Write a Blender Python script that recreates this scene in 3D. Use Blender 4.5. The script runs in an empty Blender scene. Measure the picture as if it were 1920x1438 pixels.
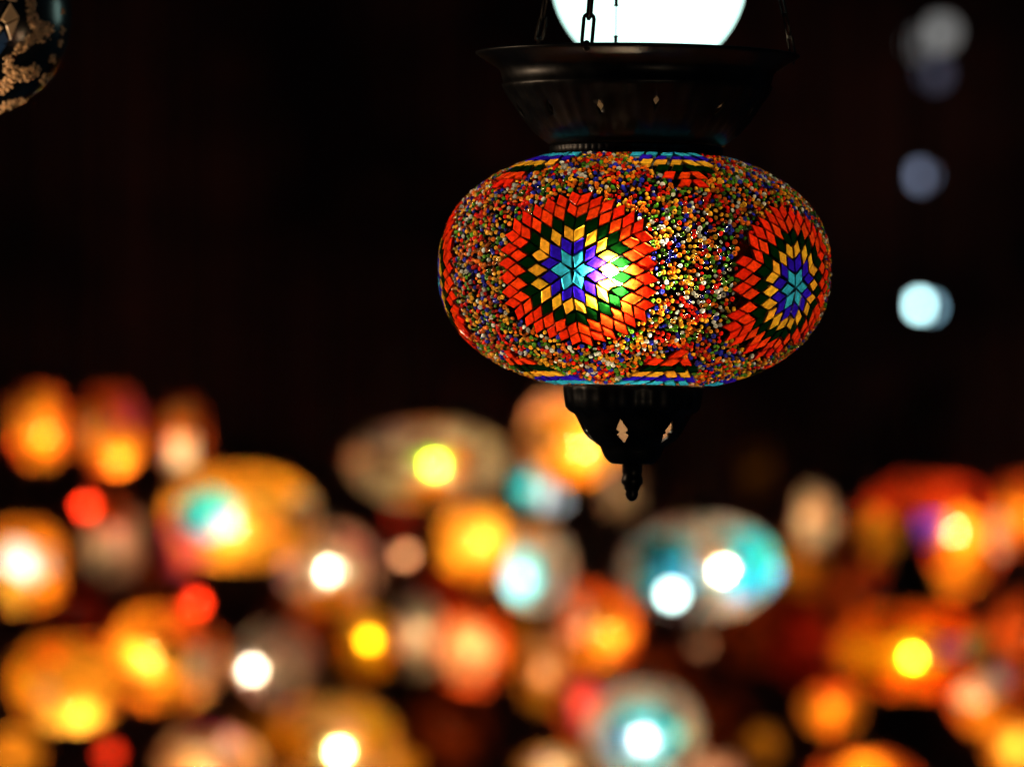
import bpy, bmesh, math, random
import numpy as np
from mathutils import Vector, Matrix

random.seed(7)
rng = np.random.default_rng(7)
sc = bpy.context.scene
C = sc.collection
R_ = math.radians

# ------------------------------------------------------------------ camera
W_PX, H_PX = 1920.0, 1438.0
F_MM, SENS = 240.0, 36.0
FRAME = 0.524                              # metres across the frame at the lamp
S = FRAME / SENS * F_MM                    # distance of the lamp axis, m
K = FRAME / W_PX                           # metres per photo pixel at the lamp
PITCH = math.atan((930 - 719) * K / S)     # eye level lies at row 930

cam_d = bpy.data.cameras.new('camera')
cam = bpy.data.objects.new('camera', cam_d)
C.objects.link(cam)
cam.location = (0, 0, 1.7)
cam.rotation_euler = (math.pi / 2 + PITCH, 0, 0)
cam_d.lens = F_MM
cam_d.sensor_width = SENS
cam_d.clip_end = 200
cam_d.dof.use_dof = True
cam_d.dof.focus_distance = S - 0.085
cam_d.dof.aperture_fstop = 8.3
cam_d.dof.aperture_blades = 0
sc.camera = cam
CAM_M = Matrix.Translation(cam.location) @ cam.rotation_euler.to_matrix().to_4x4()


def at(px, py, d):
    """world point on the ray through photo pixel (px, py), d metres deep"""
    k = K * d / S
    return CAM_M @ Vector(((px - 960) * k, (719 - py) * k, -d))


def px(d):
    return K * d / S


# ------------------------------------------------------------------ world, light, exposure
world = bpy.data.worlds.new('World')
sc.world = world
world.use_nodes = True
wb = world.node_tree.nodes['Background']
wb.inputs['Color'].default_value = (0.55, 0.72, 1.0, 1)
wb.inputs['Strength'].default_value = 0.010

sc.view_settings.view_transform = 'Standard'
sc.view_settings.look = 'None'
sc.view_settings.exposure = 0.0
sc.view_settings.gamma = 1.0
sc.view_settings.use_curve_mapping = False


def point_light(name, loc, col, power, rad):
    l = bpy.data.lights.new(name, 'POINT')
    l.color = col
    l.energy = power
    l.shadow_soft_size = rad
    o = bpy.data.objects.new(name, l)
    C.objects.link(o)
    o.location = loc
    return o


# warm shop lamps on the left, out of frame
point_light('shop_light', at(-560, 480, S + 0.03), (1.0, 0.66, 0.38), 3.6, 0.03)
point_light('shop_light', at(2600, 2600, S - 0.9), (1.0, 0.70, 0.40), 1.6, 0.03)

sc.render.engine = 'CYCLES'
cy = sc.cycles
cy.use_denoising = True
try:
    cy.denoiser = 'OPENIMAGEDENOISE'
    cy.denoising_input_passes = 'RGB_ALBEDO_NORMAL'
    cy.denoising_prefilter = 'ACCURATE'
except Exception:
    pass
cy.use_adaptive_sampling = False
cy.max_bounces = 6
cy.diffuse_bounces = 3
cy.glossy_bounces = 3
cy.transmission_bounces = 4
cy.transparent_max_bounces = 14
cy.sample_clamp_indirect = 6
cy.caustics_reflective = False
cy.caustics_refractive = False
cy.blur_glossy = 0.5


# ------------------------------------------------------------------ materials
def new_mat(name):
    m = bpy.data.materials.new(name)
    m.use_nodes = True
    nt = m.node_tree
    for n in list(nt.nodes):
        nt.nodes.remove(n)
    out = nt.nodes.new('ShaderNodeOutputMaterial')
    return m, nt, out


def N(nt, t, **kw):
    n = nt.nodes.new(t)
    for k, v in kw.items():
        if k in n.inputs:
            n.inputs[k].default_value = v
        else:
            setattr(n, k, v)
    return n


def mix(nt, fac, a, b):
    m = nt.nodes.new('ShaderNodeMixShader')
    if isinstance(fac, (int, float)):
        m.inputs[0].default_value = fac
    else:
        nt.links.new(fac, m.inputs[0])
    nt.links.new(a, m.inputs[1])
    nt.links.new(b, m.inputs[2])
    return m.outputs[0]


def noise_bump(nt, scale, strength, dist, detail=2.0):
    tc = N(nt, 'ShaderNodeTexCoord')
    no = N(nt, 'ShaderNodeTexNoise', Scale=scale, Detail=detail)
    nt.links.new(tc.outputs['Object'], no.inputs['Vector'])
    b = N(nt, 'ShaderNodeBump', Strength=strength, Distance=dist)
    nt.links.new(no.outputs['Fac'], b.inputs['Height'])
    return b, no


def mosaic_glass(name, rough, forward, gloss, bscale, body, ior=1.25):
    """stained glass piece: diffuses the light behind it, lets a rough forward lobe through, shiny face"""
    m, nt, out = new_mat(name)
    at_ = N(nt, 'ShaderNodeAttribute', attribute_name='Col')
    bump, no = noise_bump(nt, bscale, 0.5, 0.0004)
    # streaky colour in the glass
    hue = N(nt, 'ShaderNodeMixRGB', blend_type='MULTIPLY')
    hue.inputs[0].default_value = 0.75
    ramp = N(nt, 'ShaderNodeMapRange')
    ramp.inputs['From Min'].default_value = 0.3
    ramp.inputs['From Max'].default_value = 0.7
    ramp.inputs['To Min'].default_value = 0.55
    ramp.inputs['To Max'].default_value = 1.25
    nt.links.new(no.outputs['Fac'], ramp.inputs['Value'])
    nt.links.new(at_.outputs['Color'], hue.inputs[1])
    nt.links.new(ramp.outputs[0], hue.inputs[2])
    col = hue.outputs[0]
    tr = N(nt, 'ShaderNodeBsdfTranslucent')
    rf = N(nt, 'ShaderNodeBsdfRefraction', Roughness=rough, IOR=ior)
    df = N(nt, 'ShaderNodeBsdfDiffuse', Roughness=0.3)
    gl = N(nt, 'ShaderNodeBsdfGlossy', Roughness=0.12)
    for n in (tr, df):
        nt.links.new(col, n.inputs['Color'])
    thin = N(nt, 'ShaderNodeGamma')          # straight through is the shortest way through the glass: paler
    thin.inputs['Gamma'].default_value = 0.76
    nt.links.new(col, thin.inputs['Color'])
    nt.links.new(thin.outputs[0], rf.inputs['Color'])
    for n in (rf, gl, tr):
        nt.links.new(bump.outputs[0], n.inputs['Normal'])
    rw = N(nt, 'ShaderNodeBsdfRefraction', Roughness=rough * 3.4, IOR=ior)
    nt.links.new(col, rw.inputs['Color'])
    nt.links.new(bump.outputs[0], rw.inputs['Normal'])
    lobes = mix(nt, 0.80, rf.outputs[0], rw.outputs[0])      # a tight and a wide forward lobe
    a = mix(nt, forward, tr.outputs[0], lobes)
    b = mix(nt, body, a, df.outputs[0])
    fr = N(nt, 'ShaderNodeFresnel', IOR=1.5)
    nt.links.new(bump.outputs[0], fr.inputs['Normal'])
    mm = N(nt, 'ShaderNodeMath', operation='MULTIPLY')
    nt.links.new(fr.outputs[0], mm.inputs[0])
    mm.inputs[1].default_value = gloss
    nt.links.new(mix(nt, mm.outputs[0], b, gl.outputs[0]), out.inputs['Surface'])
    return m


M_TILE = mosaic_glass('stained_glass_tile', 0.15, 0.58, 0.9, 420, 0.10)
M_BEAD = mosaic_glass('glass_bead', 0.17, 0.55, 2.4, 700, 0.10, 1.42)


def smoked_shell(name, tint):
    m, nt, out = new_mat(name)
    t = N(nt, 'ShaderNodeBsdfTransparent', Color=(*tint, 1))
    g = N(nt, 'ShaderNodeBsdfGlossy', Roughness=0.3)
    nt.links.new(mix(nt, 0.0, t.outputs[0], g.outputs[0]), out.inputs['Surface'])
    return m


M_SHELL = smoked_shell('smoked_glass', (0.24, 0.21, 0.18))


def metal(name, col, rough, metallic=0.85):
    m, nt, out = new_mat(name)
    p = N(nt, 'ShaderNodeBsdfPrincipled')
    tc = N(nt, 'ShaderNodeTexCoord')
    no = N(nt, 'ShaderNodeTexNoise', Scale=90, Detail=6)
    nt.links.new(tc.outputs['Object'], no.inputs['Vector'])
    cr = N(nt, 'ShaderNodeValToRGB')
    cr.color_ramp.elements[0].position = 0.3
    cr.color_ramp.elements[0].color = (*[c * 0.35 for c in col], 1)
    cr.color_ramp.elements[1].position = 0.72
    cr.color_ramp.elements[1].color = (*col, 1)
    nt.links.new(no.outputs['Fac'], cr.inputs[0])
    nt.links.new(cr.outputs[0], p.inputs['Base Color'])
    p.inputs['Metallic'].default_value = metallic
    mr = N(nt, 'ShaderNodeMapRange')
    mr.inputs['To Min'].default_value = rough - 0.12
    mr.inputs['To Max'].default_value = rough + 0.15
    nt.links.new(no.outputs['Fac'], mr.inputs['Value'])
    nt.links.new(mr.outputs[0], p.inputs['Roughness'])
    b = N(nt, 'ShaderNodeBump', Strength=0.3, Distance=0.0005)
    nt.links.new(no.outputs['Fac'], b.inputs['Height'])
    nt.links.new(b.outputs[0], p.inputs['Normal'])
    nt.links.new(p.outputs[0], out.inputs['Surface'])
    return m


M_BRASS = metal('blackened_brass', (0.022, 0.024, 0.028), 0.36)
M_IRON = metal('dark_iron', (0.06, 0.055, 0.05), 0.5)


def emit_mat(name, col, strength):
    m, nt, out = new_mat(name)
    e = N(nt, 'ShaderNodeEmission', Color=(*col, 1), Strength=strength)
    nt.links.new(e.outputs[0], out.inputs['Surface'])
    return m


def plain(name, col, rough=0.6, spec=0.5):
    m, nt, out = new_mat(name)
    p = N(nt, 'ShaderNodeBsdfPrincipled', Roughness=rough)
    p.inputs['Specular IOR Level'].default_value = spec
    no_b, no = noise_bump(nt, 60, 0.2, 0.001)
    mx = N(nt, 'ShaderNodeMixRGB', blend_type='MULTIPLY')
    mx.inputs[0].default_value = 0.4
    mx.inputs[1].default_value = (*col, 1)
    nt.links.new(no.outputs['Color'], mx.inputs[2])
    nt.links.new(mx.outputs[0], p.inputs['Base Color'])
    nt.links.new(no_b.outputs[0], p.inputs['Normal'])
    nt.links.new(p.outputs[0], out.inputs['Surface'])
    return m


M_INNER = plain('brass_inside', (0.060, 0.034, 0.020), 0.7, 0.0)
M_DISH = plain('dull_brass_dish', (0.030, 0.019, 0.012), 0.7, 0.0)
M_CORD = plain('black_cord', (0.012, 0.012, 0.013), 0.7)


def rim_mat():
    m, nt, out = new_mat('pale_glass_rim')
    t = N(nt, 'ShaderNodeBsdfTranslucent', Color=(0.55, 0.36, 0.24, 1))
    d = N(nt, 'ShaderNodeBsdfDiffuse', Color=(0.5, 0.36, 0.27, 1))
    nt.links.new(mix(nt, 0.5, t.outputs[0], d.outputs[0]), out.inputs['Surface'])
    return m


M_RIM = rim_mat()


# ------------------------------------------------------------------ mesh helpers
def obj(name, me, mat=None, parent=None):
    o = bpy.data.objects.new(name, me)
    C.objects.link(o)
    if mat is not None and me is not None and not me.materials:
        me.materials.append(mat)
    if parent is not None:
        o.parent = parent
    return o


def empty(name, loc, label, cat, group=None):
    o = bpy.data.objects.new(name, None)
    o.empty_display_size = 0.02
    C.objects.link(o)
    o.location = loc
    o['label'] = label
    o['category'] = cat
    if group:
        o['group'] = group
    return o


def mesh_arrays(name, verts, faces, cols=None, smooth=False):
    """verts (n,3), faces (m,k) of one size k, cols (n,3)"""
    me = bpy.data.meshes.new(name)
    verts = np.asarray(verts, dtype=np.float32)
    faces = np.asarray(faces, dtype=np.int32)
    n, (m, k) = len(verts), faces.shape
    me.vertices.add(n)
    me.vertices.foreach_set('co', verts.ravel())
    me.loops.add(m * k)
    me.loops.foreach_set('vertex_index', faces.ravel())
    me.polygons.add(m)
    me.polygons.foreach_set('loop_start', np.arange(0, m * k, k, dtype=np.int32))
    me.polygons.foreach_set('use_smooth', np.full(m, smooth, dtype=bool))
    me.update(calc_edges=True)
    if cols is not None:
        ca = me.color_attributes.new('Col', 'FLOAT_COLOR', 'POINT')
        a = np.ones((n, 4), dtype=np.float32)
        a[:, :3] = cols
        ca.data.foreach_set('color', a.ravel())
    return me


def lathe(name, prof, nth=72, closed=False, smooth=True, rmod=None):
    """prof: list of (r, z); closed joins the last point to the first"""
    verts, faces = [], []
    n = len(prof)
    for (i, (r, z)) in enumerate(prof):
        for j in range(nth):
            a = 2 * math.pi * j / nth
            rr = r if rmod is None else rmod(r, z, a, i)
            verts.append((rr * math.sin(a), -rr * math.cos(a), z))
    for i in range(n if closed else n - 1):
        i2 = (i + 1) % n
        for j in range(nth):
            j2 = (j + 1) % nth
            faces.append((i * nth + j, i * nth + j2, i2 * nth + j2, i2 * nth + j))
    return mesh_arrays(name, verts, faces, smooth=smooth)


def tube(name, pts, rad, nseg=6, closed=False):
    pts = [Vector(p) for p in pts]
    n = len(pts)
    verts, faces = [], []
    prev = None
    for i, p in enumerate(pts):
        a = pts[(i - 1) % n] if (closed or i > 0) else p
        b = pts[(i + 1) % n] if (closed or i < n - 1) else p
        t = (b - a).normalized()
        if prev is None:
            ref = Vector((0, 0, 1)) if abs(t.z) < 0.9 else Vector((1, 0, 0))
            u = t.cross(ref).normalized()
        else:
            u = (prev - t * prev.dot(t)).normalized()
        prev = u
        v = t.cross(u)
        r = rad[i] if isinstance(rad, (list, tuple)) else rad
        for j in range(nseg):
            an = 2 * math.pi * j / nseg
            verts.append(p + (u * math.cos(an) + v * math.sin(an)) * r)
    for i in range(n if closed else n - 1):
        i2 = (i + 1) % n
        for j in range(nseg):
            j2 = (j + 1) % nseg
            faces.append((i * nseg + j, i * nseg + j2, i2 * nseg + j2, i2 * nseg + j))
    return mesh_arrays(name, [tuple(v) for v in verts], faces, smooth=True)


def join_meshes(name, meshes):
    bm = bmesh.new()
    for m, mat4 in meshes:
        tmp = m.copy()
        if mat4 is not None:
            tmp.transform(mat4)
        bm.from_mesh(tmp)
        bpy.data.meshes.remove(tmp)
    me = bpy.data.meshes.new(name)
    bm.to_mesh(me)
    bm.free()
    return me


def cut(me, cutter_me):
    """boolean difference, returns a new mesh"""
    a = bpy.data.objects.new('tmp_a', me)
    b = bpy.data.objects.new('tmp_b', cutter_me)
    C.objects.link(a)
    C.objects.link(b)
    md = a.modifiers.new('cut', 'BOOLEAN')
    md.object = b
    md.operation = 'DIFFERENCE'
    md.solver = 'EXACT'
    dg = bpy.context.evaluated_depsgraph_get()
    dg.update()
    res = bpy.data.meshes.new_from_object(a.evaluated_get(dg))
    bpy.data.objects.remove(a)
    bpy.data.objects.remove(b)
    return res


def prism(outline, depth0, depth1):
    """outline (x, z) extruded along -y from depth0 to depth1; as a mesh"""
    bm = bmesh.new()
    lo = [bm.verts.new((x, -depth0, z)) for x, z in outline]
    hi = [bm.verts.new((x, -depth1, z)) for x, z in outline]
    n = len(outline)
    bm.faces.new(lo)
    bm.faces.new(hi[::-1])
    for i in range(n):
        j = (i + 1) % n
        bm.faces.new((lo[j], lo[i], hi[i], hi[j]))
    bmesh.ops.recalc_face_normals(bm, faces=bm.faces)
    me = bpy.data.meshes.new('prism')
    bm.to_mesh(me)
    bm.free()
    return me


# ------------------------------------------------------------------ the setting: one dark wall far behind
def wall_mat():
    m, nt, out = new_mat('dark_red_plaster')
    p = N(nt, 'ShaderNodeBsdfPrincipled', Roughness=0.85)
    tc = N(nt, 'ShaderNodeTexCoord')
    no = N(nt, 'ShaderNodeTexNoise', Scale=2.2, Detail=3)
    nt.links.new(tc.outputs['Object'], no.inputs['Vector'])
    cr = N(nt, 'ShaderNodeValToRGB')
    cr.color_ramp.elements[0].position = 0.4
    cr.color_ramp.elements[0].color = (0.05, 0.015, 0.010, 1)
    cr.color_ramp.elements[1].position = 0.65
    cr.color_ramp.elements[1].color = (0.50, 0.12, 0.06, 1)
    nt.links.new(no.outputs['Fac'], cr.inputs[0])
    nt.links.new(cr.outputs[0], p.inputs['Base Color'])
    nt.links.new(p.outputs[0], out.inputs['Surface'])
    return m


bm = bmesh.new()
bmesh.ops.create_grid(bm, x_segments=1, y_segments=1, size=1)
for v in bm.verts:
    v.co = Vector((v.co.x * 9, 13.2, 2.2 + v.co.y * 5))
me = bpy.data.meshes.new('background_wall')
bm.to_mesh(me)
bm.free()
w = obj('wall', me, wall_mat())
w['kind'] = 'structure'

# ------------------------------------------------------------------ the mosaic lamp
AX, CY = 1190.0, 505.0                 # axis column and equator row in the photograph
lamp = empty('mosaic_hanging_lamp', at(AX, CY, S),
             'large multicoloured mosaic glass lamp in sharp focus with pierced brass bowl and finial', 'lamp')
lamp.rotation_euler = (0, R_(0.75), 0)

A_, BT, BB, NE = 363.0, 224.0, 225.0, 2.3      # half width, half heights, exponent (photo px)
_t = np.linspace(-math.pi / 2 * 0.999, math.pi / 2 * 0.999, 4001)
_r = A_ * np.abs(np.cos(_t)) ** (2 / NE)
_z = np.where(_t >= 0, BT, BB) * np.sign(_t) * np.abs(np.sin(_t)) ** (2 / NE)
_s = np.concatenate([[0], np.cumsum(np.hypot(np.diff(_r), np.diff(_z)))])
_s -= np.interp(0, _z, _s)
R_TOP, R_BOT = 160.0, 138.0
_up = _t > 0
S_TOP = float(np.interp(-R_TOP, -_r[_up], _s[_up]))
S_BOT = float(np.interp(R_BOT, _r[~_up], _s[~_up]))
_dr = np.gradient(_r, _s)
_dz = np.gradient(_z, _s)


def surf(lon, s, h=0.0):
    """point on the globe (metres, lamp space): lon radians, s arc px up from the equator, h px outwards"""
    r = np.interp(s, _s, _r)
    z = np.interp(s, _s, _z)
    tr, tz = np.interp(s, _s, _dr), np.interp(s, _s, _dz)
    ln = np.hypot(tr, tz) + 1e-9
    nr, nz = tz / ln, -tr / ln
    rr = r + nr * h
    return np.stack([rr * np.sin(lon), -rr * np.cos(lon), z + nz * h], axis=-1) * K


def frame_at(lon, s):
    p = surf(lon, s)
    tr, tz = np.interp(s, _s, _dr), np.interp(s, _s, _dz)
    ln = math.hypot(tr, tz)
    n = np.array([tz / ln * math.sin(lon), -tz / ln * math.cos(lon), -tr / ln])
    e = np.array([math.cos(lon), math.sin(lon), 0.0])
    u = np.cross(n, e)
    return p, e, u, n


# glass globe (smoked shell under the pieces), open at neck and bottom
prof = [(float(np.interp(s, _s, _r)) * K, float(np.interp(s, _s, _z)) * K) for s in np.linspace(S_BOT, S_TOP, 60)]
globe = obj('globe', lathe('globe', prof, 128), M_SHELL, lamp)

COL = {
    'cyan': (0.03, 0.52, 1.0), 'blue': (0.022, 0.006, 0.72), 'yellow': (0.92, 0.50, 0.030),
    'green': (0.0006, 0.014, 0.0014), 'red': (0.95, 0.046, 0.005), 'red2': (0.93, 0.027, 0.004),
}
L = 25.0
RINGS = ['cyan', 'blue', 'yellow', 'green', 'red', 'red2']
LON0 = R_(-19.0)
tiles = []            # (corner list in (lon, s), colour, name)


def to_lon(x, s, lon0):
    return lon0 + x / float(np.interp(s, _s, _r))


MEDS = []
for m in range(5):
    MEDS.append((LON0 + R_(72) * m, [-14, -38, -10, -6, -26][m], R_([0, 7, -5, 4, -8][m]), [1.0, 1.02, 0.98, 1.03, 1.0][m]))


def star_inside(x, y, rot, sc_):
    r = math.hypot(x, y) / (L * sc_)
    if r > 7.6:
        return False
    a = (math.atan2(y, x) - rot - math.pi / 2) % (math.pi / 3)
    # x = i*u + j*v with u at 0 deg and v at 60 deg
    j = r * math.sin(a) / math.sin(math.pi / 3)
    i = r * math.cos(a) - j * 0.5
    return math.floor(i - 0.12) + math.floor(j - 0.12) <= 5 or r < 5.6


for lon0, s0, rot, sc_ in MEDS:
    ph = random.uniform(0, 6.28)
    for sec in range(6):
        a0 = math.pi / 2 + rot + sec * math.pi / 3
        u = np.array([math.cos(a0), math.sin(a0)])
        v = np.array([math.cos(a0 + math.pi / 3), math.sin(a0 + math.pi / 3)])
        for ring in range(6):
            for i in range(ring + 1):
                j = ring - i
                q = [i * u + j * v, (i + 1) * u + j * v, (i + 1) * u + (j + 1) * v, i * u + (j + 1) * v]
                q = np.array(q) * L * sc_
                c = q.mean(0)
                # hand-laid: slow swirl and stretch, plus each piece a little off
                q = q * (1 + 0.02 * math.sin(2 * math.atan2(c[1], c[0]) + ph) - 0.03 * math.cos(6 * (math.atan2(c[1], c[0]) - a0)))
                c = q.mean(0)
                da = R_(random.gauss(0, 4.8))
                d = q - c
                d = d @ np.array([[math.cos(da), math.sin(da)], [-math.sin(da), math.cos(da)]])
                gap = random.uniform(0.86, 0.96) * (0.97 if ring < 4 else 1.0)
                q = c + d * gap + rng.normal(0, 0.7, 2) + rng.normal(0, 0.75, (4, 2))
                if ring == 5 and random.random() < 0.02:
                    continue
                cn = RINGS[ring]
                tiles.append(([(to_lon(x, s0 + y, lon0), s0 + y) for x, y in q], cn))

# part rosettes that run into the neck and the bottom ring
ROWS_T = [('cyan', 5), ('blue', 5), ('yellow', 5), ('green', 4), ('red', 3), ('red2', 2)]
ROWS_B = [('cyan', 5), ('blue', 5), ('yellow', 4), ('green', 4), ('red', 3), ('red2', 1)]
RP = 26.0
halves = []
for m in range(5):
    for rows, s_end, sg in ((ROWS_T, S_TOP - 7, -1), (ROWS_B, S_BOT + 6, 1)):
        lonc = LON0 + R_(36 + 72 * m + random.uniform(-2, 2))
        halves.append((lonc, s_end, sg, rows))
        for k, (cn, cnt) in enumerate(rows):
            s_lo = s_end + sg * RP * k
            s_hi = s_end + sg * RP * (k + 1) * 1.0
            for i in range(cnt):
                x = (i - (cnt - 1) / 2) * L * 1.14 + (6 if k % 2 else -3)
                sk = (6 if i < cnt / 2 else -6) * sg
                hw = L * 0.43
                sm = (s_lo + s_hi) / 2
                dh = RP * 0.43 * sg
                q = np.array([(x - hw - sk, sm - dh), (x + hw - sk, sm - dh), (x + hw + sk, sm + dh), (x - hw + sk, sm + dh)])
                if sg > 0:
                    q = q
                q = q + rng.normal(0, 0.8, (4, 2)) + rng.normal(0, 0.9, 2)
                tiles.append(([(to_lon(a, b, lonc), b) for a, b in q], cn))


# black grout between the tiles: a thin raised strip round each one
gv, gf, off = [], [], 0
for q, cn in tiles:
    q = np.array(q)
    c = q.mean(0)
    a_ = c + (q - c) * 0.97
    b_ = c + (q - c) * 1.16
    gv.append(np.concatenate([surf(a_[:, 0], a_[:, 1], np.full(4, 1.6)), surf(b_[:, 0], b_[:, 1], np.full(4, 1.0 + random.random()))]))
    gf.append(np.array([(i, (i + 1) % 4, 4 + (i + 1) % 4, 4 + i) for i in range(4)]) + off)
    off += 8
o = obj('grout', mesh_arrays('grout', np.concatenate(gv), np.concatenate(gf)), plain('black_grout', (0.012, 0.011, 0.010), 0.5), globe)
o['kind'] = 'stuff'


def tile_geo(q, cn):
    q = np.array(q)
    c = q.mean(0)
    tilt = rng.normal(0, 0.35, 4)
    h1, h2 = 5.0 + random.uniform(-0.6, 0.8), 6.0
    rows = [(1.0, 0.4), (1.0, h1), (0.90, h1 + 1.1)]
    vs = []
    for f, h in rows:
        w_ = c + (q - c) * f
        vs.append(surf(w_[:, 0], w_[:, 1], np.full(4, h) + (tilt if h > 1 else 0)))
    verts = np.concatenate(vs)
    faces = [(8, 9, 10, 11)]
    for a in (0, 4):
        for i in range(4):
            j = (i + 1) % 4
            faces.append((a + i, a + j, a + 4 + j, a + 4 + i))
    # outward winding check
    e1, e2 = verts[9] - verts[8], verts[10] - verts[8]
    n = np.cross(e1, e2)
    if np.dot(n, verts[8]) < 0:
        faces = [f[::-1] for f in faces]
    base = np.array(COL[cn])
    base = base * random.uniform(0.78, 1.12)
    if cn in ('red', 'red2'):
        base[1] *= random.uniform(0.7, 1.5)
    if cn == 'yellow':
        base[1] *= random.uniform(0.85, 1.1)
    # how large it shows towards the viewer (-y)
    area = abs(n[1]) if verts[8][1] < 0 and n[1] * (-1 if np.dot(n, verts[8]) < 0 else 1) < 0 else 0
    return verts, faces, base, area


geos = [tile_geo(q, cn) + (cn,) for q, cn in tiles]
order = sorted(range(len(geos)), key=lambda i: -geos[i][3])
near = set(order[:300])
rest_v, rest_f, rest_c, off = [], [], [], 0
for i, (v, f, c, a, cn) in enumerate(geos):
    if i in near:
        obj('tile', mesh_arrays('tile', v, f, np.tile(c, (12, 1))), M_TILE, globe)
    else:
        rest_v.append(v)
        rest_f.append(np.array(f) + off)
        rest_c.append(np.tile(c, (12, 1)))
        off += 12
o = obj('tile_field', mesh_arrays('tile_field', np.concatenate(rest_v), np.concatenate(rest_f), np.concatenate(rest_c)), M_TILE, globe)
o['kind'] = 'stuff'

# ---- glass beads between the rosettes
BEAD_D = 9.3


def half_inside(x, s, rows, s_end, sg):
    k = (s - s_end) * sg / RP
    if k < 0 or k >= len(rows):
        return False
    return abs(x) < rows[int(k)][1] * L * 0.57 + 3


def is_free(lon, s):
    r = float(np.interp(s, _s, _r))
    for lon0, s0, rot, sc_ in MEDS:
        d = (lon - lon0 + math.pi) % (2 * math.pi) - math.pi
        if abs(d) < 0.7 and star_inside(d * r, s - s0, rot, sc_):
            return False
    for lonc, s_end, sg, rows in halves:
        d = (lon - lonc + math.pi) % (2 * math.pi) - math.pi
        if abs(d) < 0.9 and half_inside(d * r, s, rows, s_end, sg):
            return False
    return True


cell = BEAD_D * K
gridh = {}
beads = []
cand = 150000
ls = rng.uniform(S_BOT + 5, S_TOP - 5, cand)
lo = rng.uniform(0, 2 * math.pi, cand)
acc = rng.uniform(0, 1, cand)
rs = np.interp(ls, _s, _r)
pts = surf(lo, ls)
mind = BEAD_D * 0.80 * K
for i in range(cand):
    if acc[i] > rs[i] / A_:
        continue
    p = pts[i]
    key = (int(p[0] // cell), int(p[1] // cell), int(p[2] // cell))
    ok = True
    for dx in (-1, 0, 1):
        for dy in (-1, 0, 1):
            for dz in (-1, 0, 1):
                for q in gridh.get((key[0] + dx, key[1] + dy, key[2] + dz), ()):
                    if (q[0] - p[0]) ** 2 + (q[1] - p[1]) ** 2 + (q[2] - p[2]) ** 2 < mind * mind:
                        ok = False
                        break
                if not ok:
                    break
            if not ok:
                break
        if not ok:
            break
    if not ok or not is_free(lo[i], ls[i]):
        continue
    gridh.setdefault(key, []).append(p)
    beads.append((lo[i], ls[i]))


def ring_bead(nu, prof_):
    v, f = [], []
    for r, z in prof_:
        for j in range(nu):
            a = 2 * math.pi * j / nu
            v.append((r * math.cos(a), r * math.sin(a), z))
    for i in range(len(prof_) - 1):
        for j in range(nu):
            j2 = (j + 1) % nu
            f.append((i * nu + j, i * nu + j2, (i + 1) * nu + j2, (i + 1) * nu + j))
    return np.array(v), np.array(f)


# open underneath, where the glue holds them
RING_V, RING_F = ring_bead(9, [(0.98, -0.15), (0.92, 0.42), (0.66, 0.70), (0.38, 0.55), (0.30, -0.10)])
DOME_V, DOME_F = ring_bead(9, [(0.96, -0.15), (0.90, 0.38), (0.66, 0.72), (0.30, 0.90), (0.02, 0.95)])
BCOL = [((1.0, 0.20, 0.010), 0.21), ((1.0, 0.50, 0.03), 0.19), ((0.90, 0.016, 0.005), 0.17),
        ((0.09, 0.32, 0.022), 0.19), ((0.022, 0.030, 0.52), 0.14), ((0.80, 0.86, 0.85), 0.10)]
bc = [c for c, w_ in BCOL]
bw = np.array([w_ for c, w_ in BCOL])
bw /= bw.sum()
info = []
for lon, s in beads:
    p, e, u, n = frame_at(lon, s)
    info.append((p, e, u, n, -n[1] if n[1] < 0 else 0))
sizes = np.clip(rng.normal(BEAD_D * 0.5, 0.7, len(beads)), 2.7, 5.9) * K
rank = np.array([info[i][4] * sizes[i] ** 2 * (0.6 + 0.4 * random.random()) for i in range(len(beads))])
singles = set(np.argsort(-rank)[:300].tolist())
acc_ = {0: ([], [], []), 1: ([], [], [])}
shared = {}
clump = {}
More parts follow.
